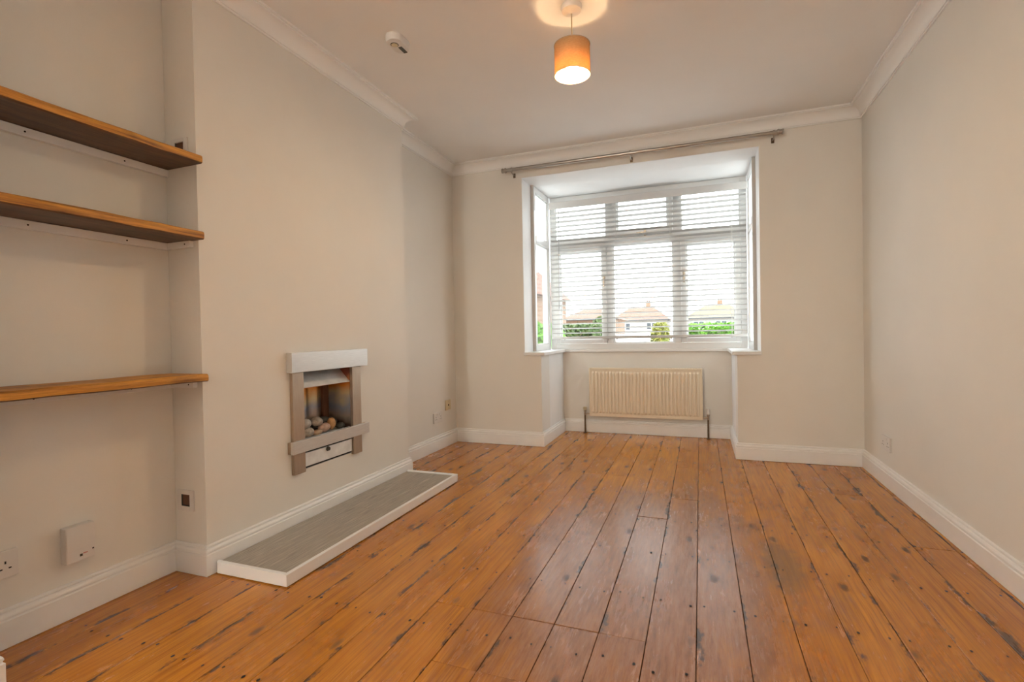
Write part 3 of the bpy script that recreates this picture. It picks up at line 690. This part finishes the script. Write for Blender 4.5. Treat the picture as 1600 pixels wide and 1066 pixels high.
# ------------------------------------------------------------------ outside
GZ = -.35
def ext(n, c, **kw): M[n] = mat(n, c, kw.pop('rough', .85), **kw); return M[n]
ext('paving', (.32, .31, .295), var=.1, nscale=2); ext('asphalt', (.08, .08, .08), var=.1, nscale=2); ext('render', (.30, .28, .26), var=.05)
ext('rooftile', (.17, .085, .06), var=.25, nscale=6); ext('rooftile2', (.17, .13, .08), var=.2, nscale=6); ext('darkglass', (.05, .06, .07), rough=.2); ext('bark', (.12, .08, .05)); ext('fencewhite', (.8, .8, .8))
def leaf_mat(nm, a, b):
    m = bpy.data.materials.new(nm); m.use_nodes = True; k = NT(m); p = k.n['Principled BSDF']
    pos = k.N('ShaderNodeNewGeometry').outputs['Position']
    k.L(k.ramp(k.noise(pos, 6, 3), [(.3, a), (.7, b)]), p.inputs['Base Color']); p.inputs['Roughness'].default_value = .6
    return m
LF = [leaf_mat('bright_hedge_leaf', (.06, .19, .004), (.10, .26, .010)), leaf_mat('mixed_leaf', (.03, .07, .012), (.08, .11, .025)), leaf_mat('yellow_leaf', (.10, .13, .012), (.2, .18, .02))]
def brick_mat():
    m = bpy.data.materials.new('orange_brickwork'); m.use_nodes = True; k = NT(m); p = k.n['Principled BSDF']
    pos = k.N('ShaderNodeNewGeometry').outputs['Position']; sep = k.N('ShaderNodeSeparateXYZ'); k.L(pos, sep.inputs[0]); cb_ = k.N('ShaderNodeCombineXYZ')
    k.L(k.math('ADD', sep.outputs[0], sep.outputs[1]), cb_.inputs[0]); k.L(sep.outputs[2], cb_.inputs[1])
    b = k.N('ShaderNodeTexBrick', i_Scale=1.0); b.inputs['Brick Width'].default_value = .225; b.inputs['Row Height'].default_value = .075; b.inputs['Mortar Size'].default_value = .008
    b.inputs['Color1'].default_value = (.20, .09, .04, 1); b.inputs['Color2'].default_value = (.24, .12, .055, 1); b.inputs['Mortar'].default_value = (.25, .23, .21, 1)
    k.L(cb_.outputs[0], b.inputs['Vector']); k.L(b.outputs[0], p.inputs['Base Color']); p.inputs['Roughness'].default_value = .9
    return m
M['brick'] = brick_mat()
build('ground', B(-90, 90, YB + .14, 170, GZ - .1, GZ), M['paving'], **S('pale front garden paving and ground outside the window', 'ground'))
build('road', B(-90, 90, 27, 33, GZ, GZ + .01), M['asphalt'], **S('street running past beyond the front gardens', 'road'))
def house(x, y, wid, dep, eave, ridge, label, wall_m, roof_m, hip=.35, chim=.5, chim_m=None, wins=(.25, .72)):
    o = empty('bungalow', (x, y, GZ), label=label, cat='house')
    x0, x1 = x - wid / 2, x + wid / 2
    build('wall', B(x0, x1, y, y + dep, GZ, eave), wall_m, o)
    e = .35; r0, r1 = x0 + wid * hip, x1 - wid * hip
    v = [(x0 - e, y - e, eave - .1), (x1 + e, y - e, eave - .1), (x1 + e, y + dep + e, eave - .1), (x0 - e, y + dep + e, eave - .1), (r0, y + dep / 2, ridge), (r1, y + dep / 2, ridge)]
    rf = build('roof', MB().add(v, [(0, 1, 5, 4), (1, 2, 5), (2, 3, 4, 5), (3, 0, 4), (3, 2, 1, 0)]), roof_m, o)
    build('gutter', MB().tube([(x0 - e, y - e - .05, eave - .08), (x1 + e, y - e - .05, eave - .08)], .06, 8), M['darkglass'], rf)
    if chim is not None:
        cx = x0 + wid * chim; c = build('chimney', B(cx - .35, cx + .35, y + dep / 2 - .3, y + dep / 2 + .3, ridge - .5, ridge + .55), chim_m or M['brick'], o)
        for dx in (-.15, .15): build('chimney_pot', MB().lathe([(.12, 0), (.10, .35)], (cx + dx, y + dep / 2, ridge + .55), 10), M['rooftile'], c)
    for fx in wins:
        wx = x0 + wid * fx; fz = (eave - .1) * .45
        w_ = build('window', B(wx - .75, wx + .75, y - .06, y + .02, fz - .05, eave - .45), M['fencewhite'], o)
        for dx in (-.36, .36): build('pane', B(wx + dx - .3, wx + dx + .3, y - .075, y - .061, fz + .05, eave - .55), M['darkglass'], w_)
house(-8.4, 76, 8.0, 8, 2.7, 4.8, 'far red-roofed house straight across, in the middle of the blind', M['render'], M['rooftile'], .3, .62)
house(2.3, 74, 8.2, 8, 2.7, 4.6, 'far house with hipped brown roof behind the bright green hedge', M['render'], M['rooftile2'], .32, .55, wins=(.2, .55, .85))
house(-10.6, 50, 5.5, 7, 2.3, 3.4, 'house with orange chimney left of the middle of the blind', M['brick'], M['rooftile'], .3, .75)
house(-11.0, 23.5, 6.4, 7, 3.0, 4.4, 'orange brick neighbouring house seen through the left side window', M['brick'], M['rooftile'], .1, None, wins=(.2,))
def foliage(name, x0, x1, y0, y1, z0, z1, n, ls, lm, label, cat, seed, rounded=False, grp=None):
    rnd = random.Random(seed); o = empty(name, ((x0 + x1) / 2, (y0 + y1) / 2, z0), label=label, cat=cat, group=grp)
    m = MB(); made = 0
    while made < n:
        u, v_, t = rnd.random(), rnd.random(), rnd.random()
        if rounded and ((u - .5) ** 2 + (v_ - .5) ** 2 + (t - .5) ** 2) > .25: continue
        p = Vector((x0 + (x1 - x0) * u, y0 + (y1 - y0) * v_, z0 + (z1 - z0) * (1 - (1 - t) ** 1.3)))
        a = Vector((rnd.gauss(0, 1), rnd.gauss(0, 1), rnd.gauss(0, 1))).normalized(); b = a.orthogonal().normalized(); L_ = ls * rnd.uniform(.6, 1.3)
        m.add([p - a * L_, p + b * L_ * .45, p + a * L_, p - b * L_ * .45], [(0, 1, 2, 3)]); made += 1
    build('foliage', m, lm, o, kind='stuff')
    st = MB()
    for q in range(5): xx = x0 + (x1 - x0) * (q + .5) / 5 if not rounded else (x0 + x1) / 2 + (q - 2) * .05 * (x1 - x0); st.tube([(xx, (y0 + y1) / 2, z0), (xx + .05, (y0 + y1) / 2, z0 + (z1 - z0) * .7)], [.03, .012], 6)
    build('stems', st, M['bark'], o)
foliage('hedge', -.75, 2.0, 20, 20.7, GZ, 1.18, 3200, .09, LF[0], 'bright green clipped hedge across the right of the view', 'hedge', 1)
foliage('hedge', -5.8, -3.9, 21, 22, GZ, 1.30, 2600, .10, LF[1], 'dark green hedge on the left of the view through the blind', 'hedge', 2)
foliage('shrub', -1.62, -1.0, 18, 18.7, GZ, 1.28, 1700, .09, LF[2], 'yellow-green shrub in the middle of the view', 'shrub', 3, True)
foliage('shrub', -5.3, -3.8, 14.2, 15.4, GZ, 1.25, 2200, .09, LF[0], 'leafy shrub seen through the left side window', 'shrub', 4, True)
foliage('tree', -9.0, -7.4, 44, 46, GZ, 2.3, 2600, .25, LF[1], 'small round tree in front of the far houses', 'tree', 5, True)
fn = empty('picket_fence', (-2.4, 23, GZ), label='white picket fence along the far front gardens', cat='fence')
pk = None
for i in range(18):
    x = -3.75 + i * .11
    if pk is None: pk = build('picket', B(x - .035, x + .035, 22.99, 23.01, GZ, .85), M['fencewhite'], fn)
    else: c = pk.copy(); COL.objects.link(c); c.parent = fn; c.location = pk.location + Vector((.11 * i, 0, 0))
for z in (.0, .6): build('fence_rail', B(-3.85, -1.78, 23.01, 23.05, z, z + .08), M['fencewhite'], fn)
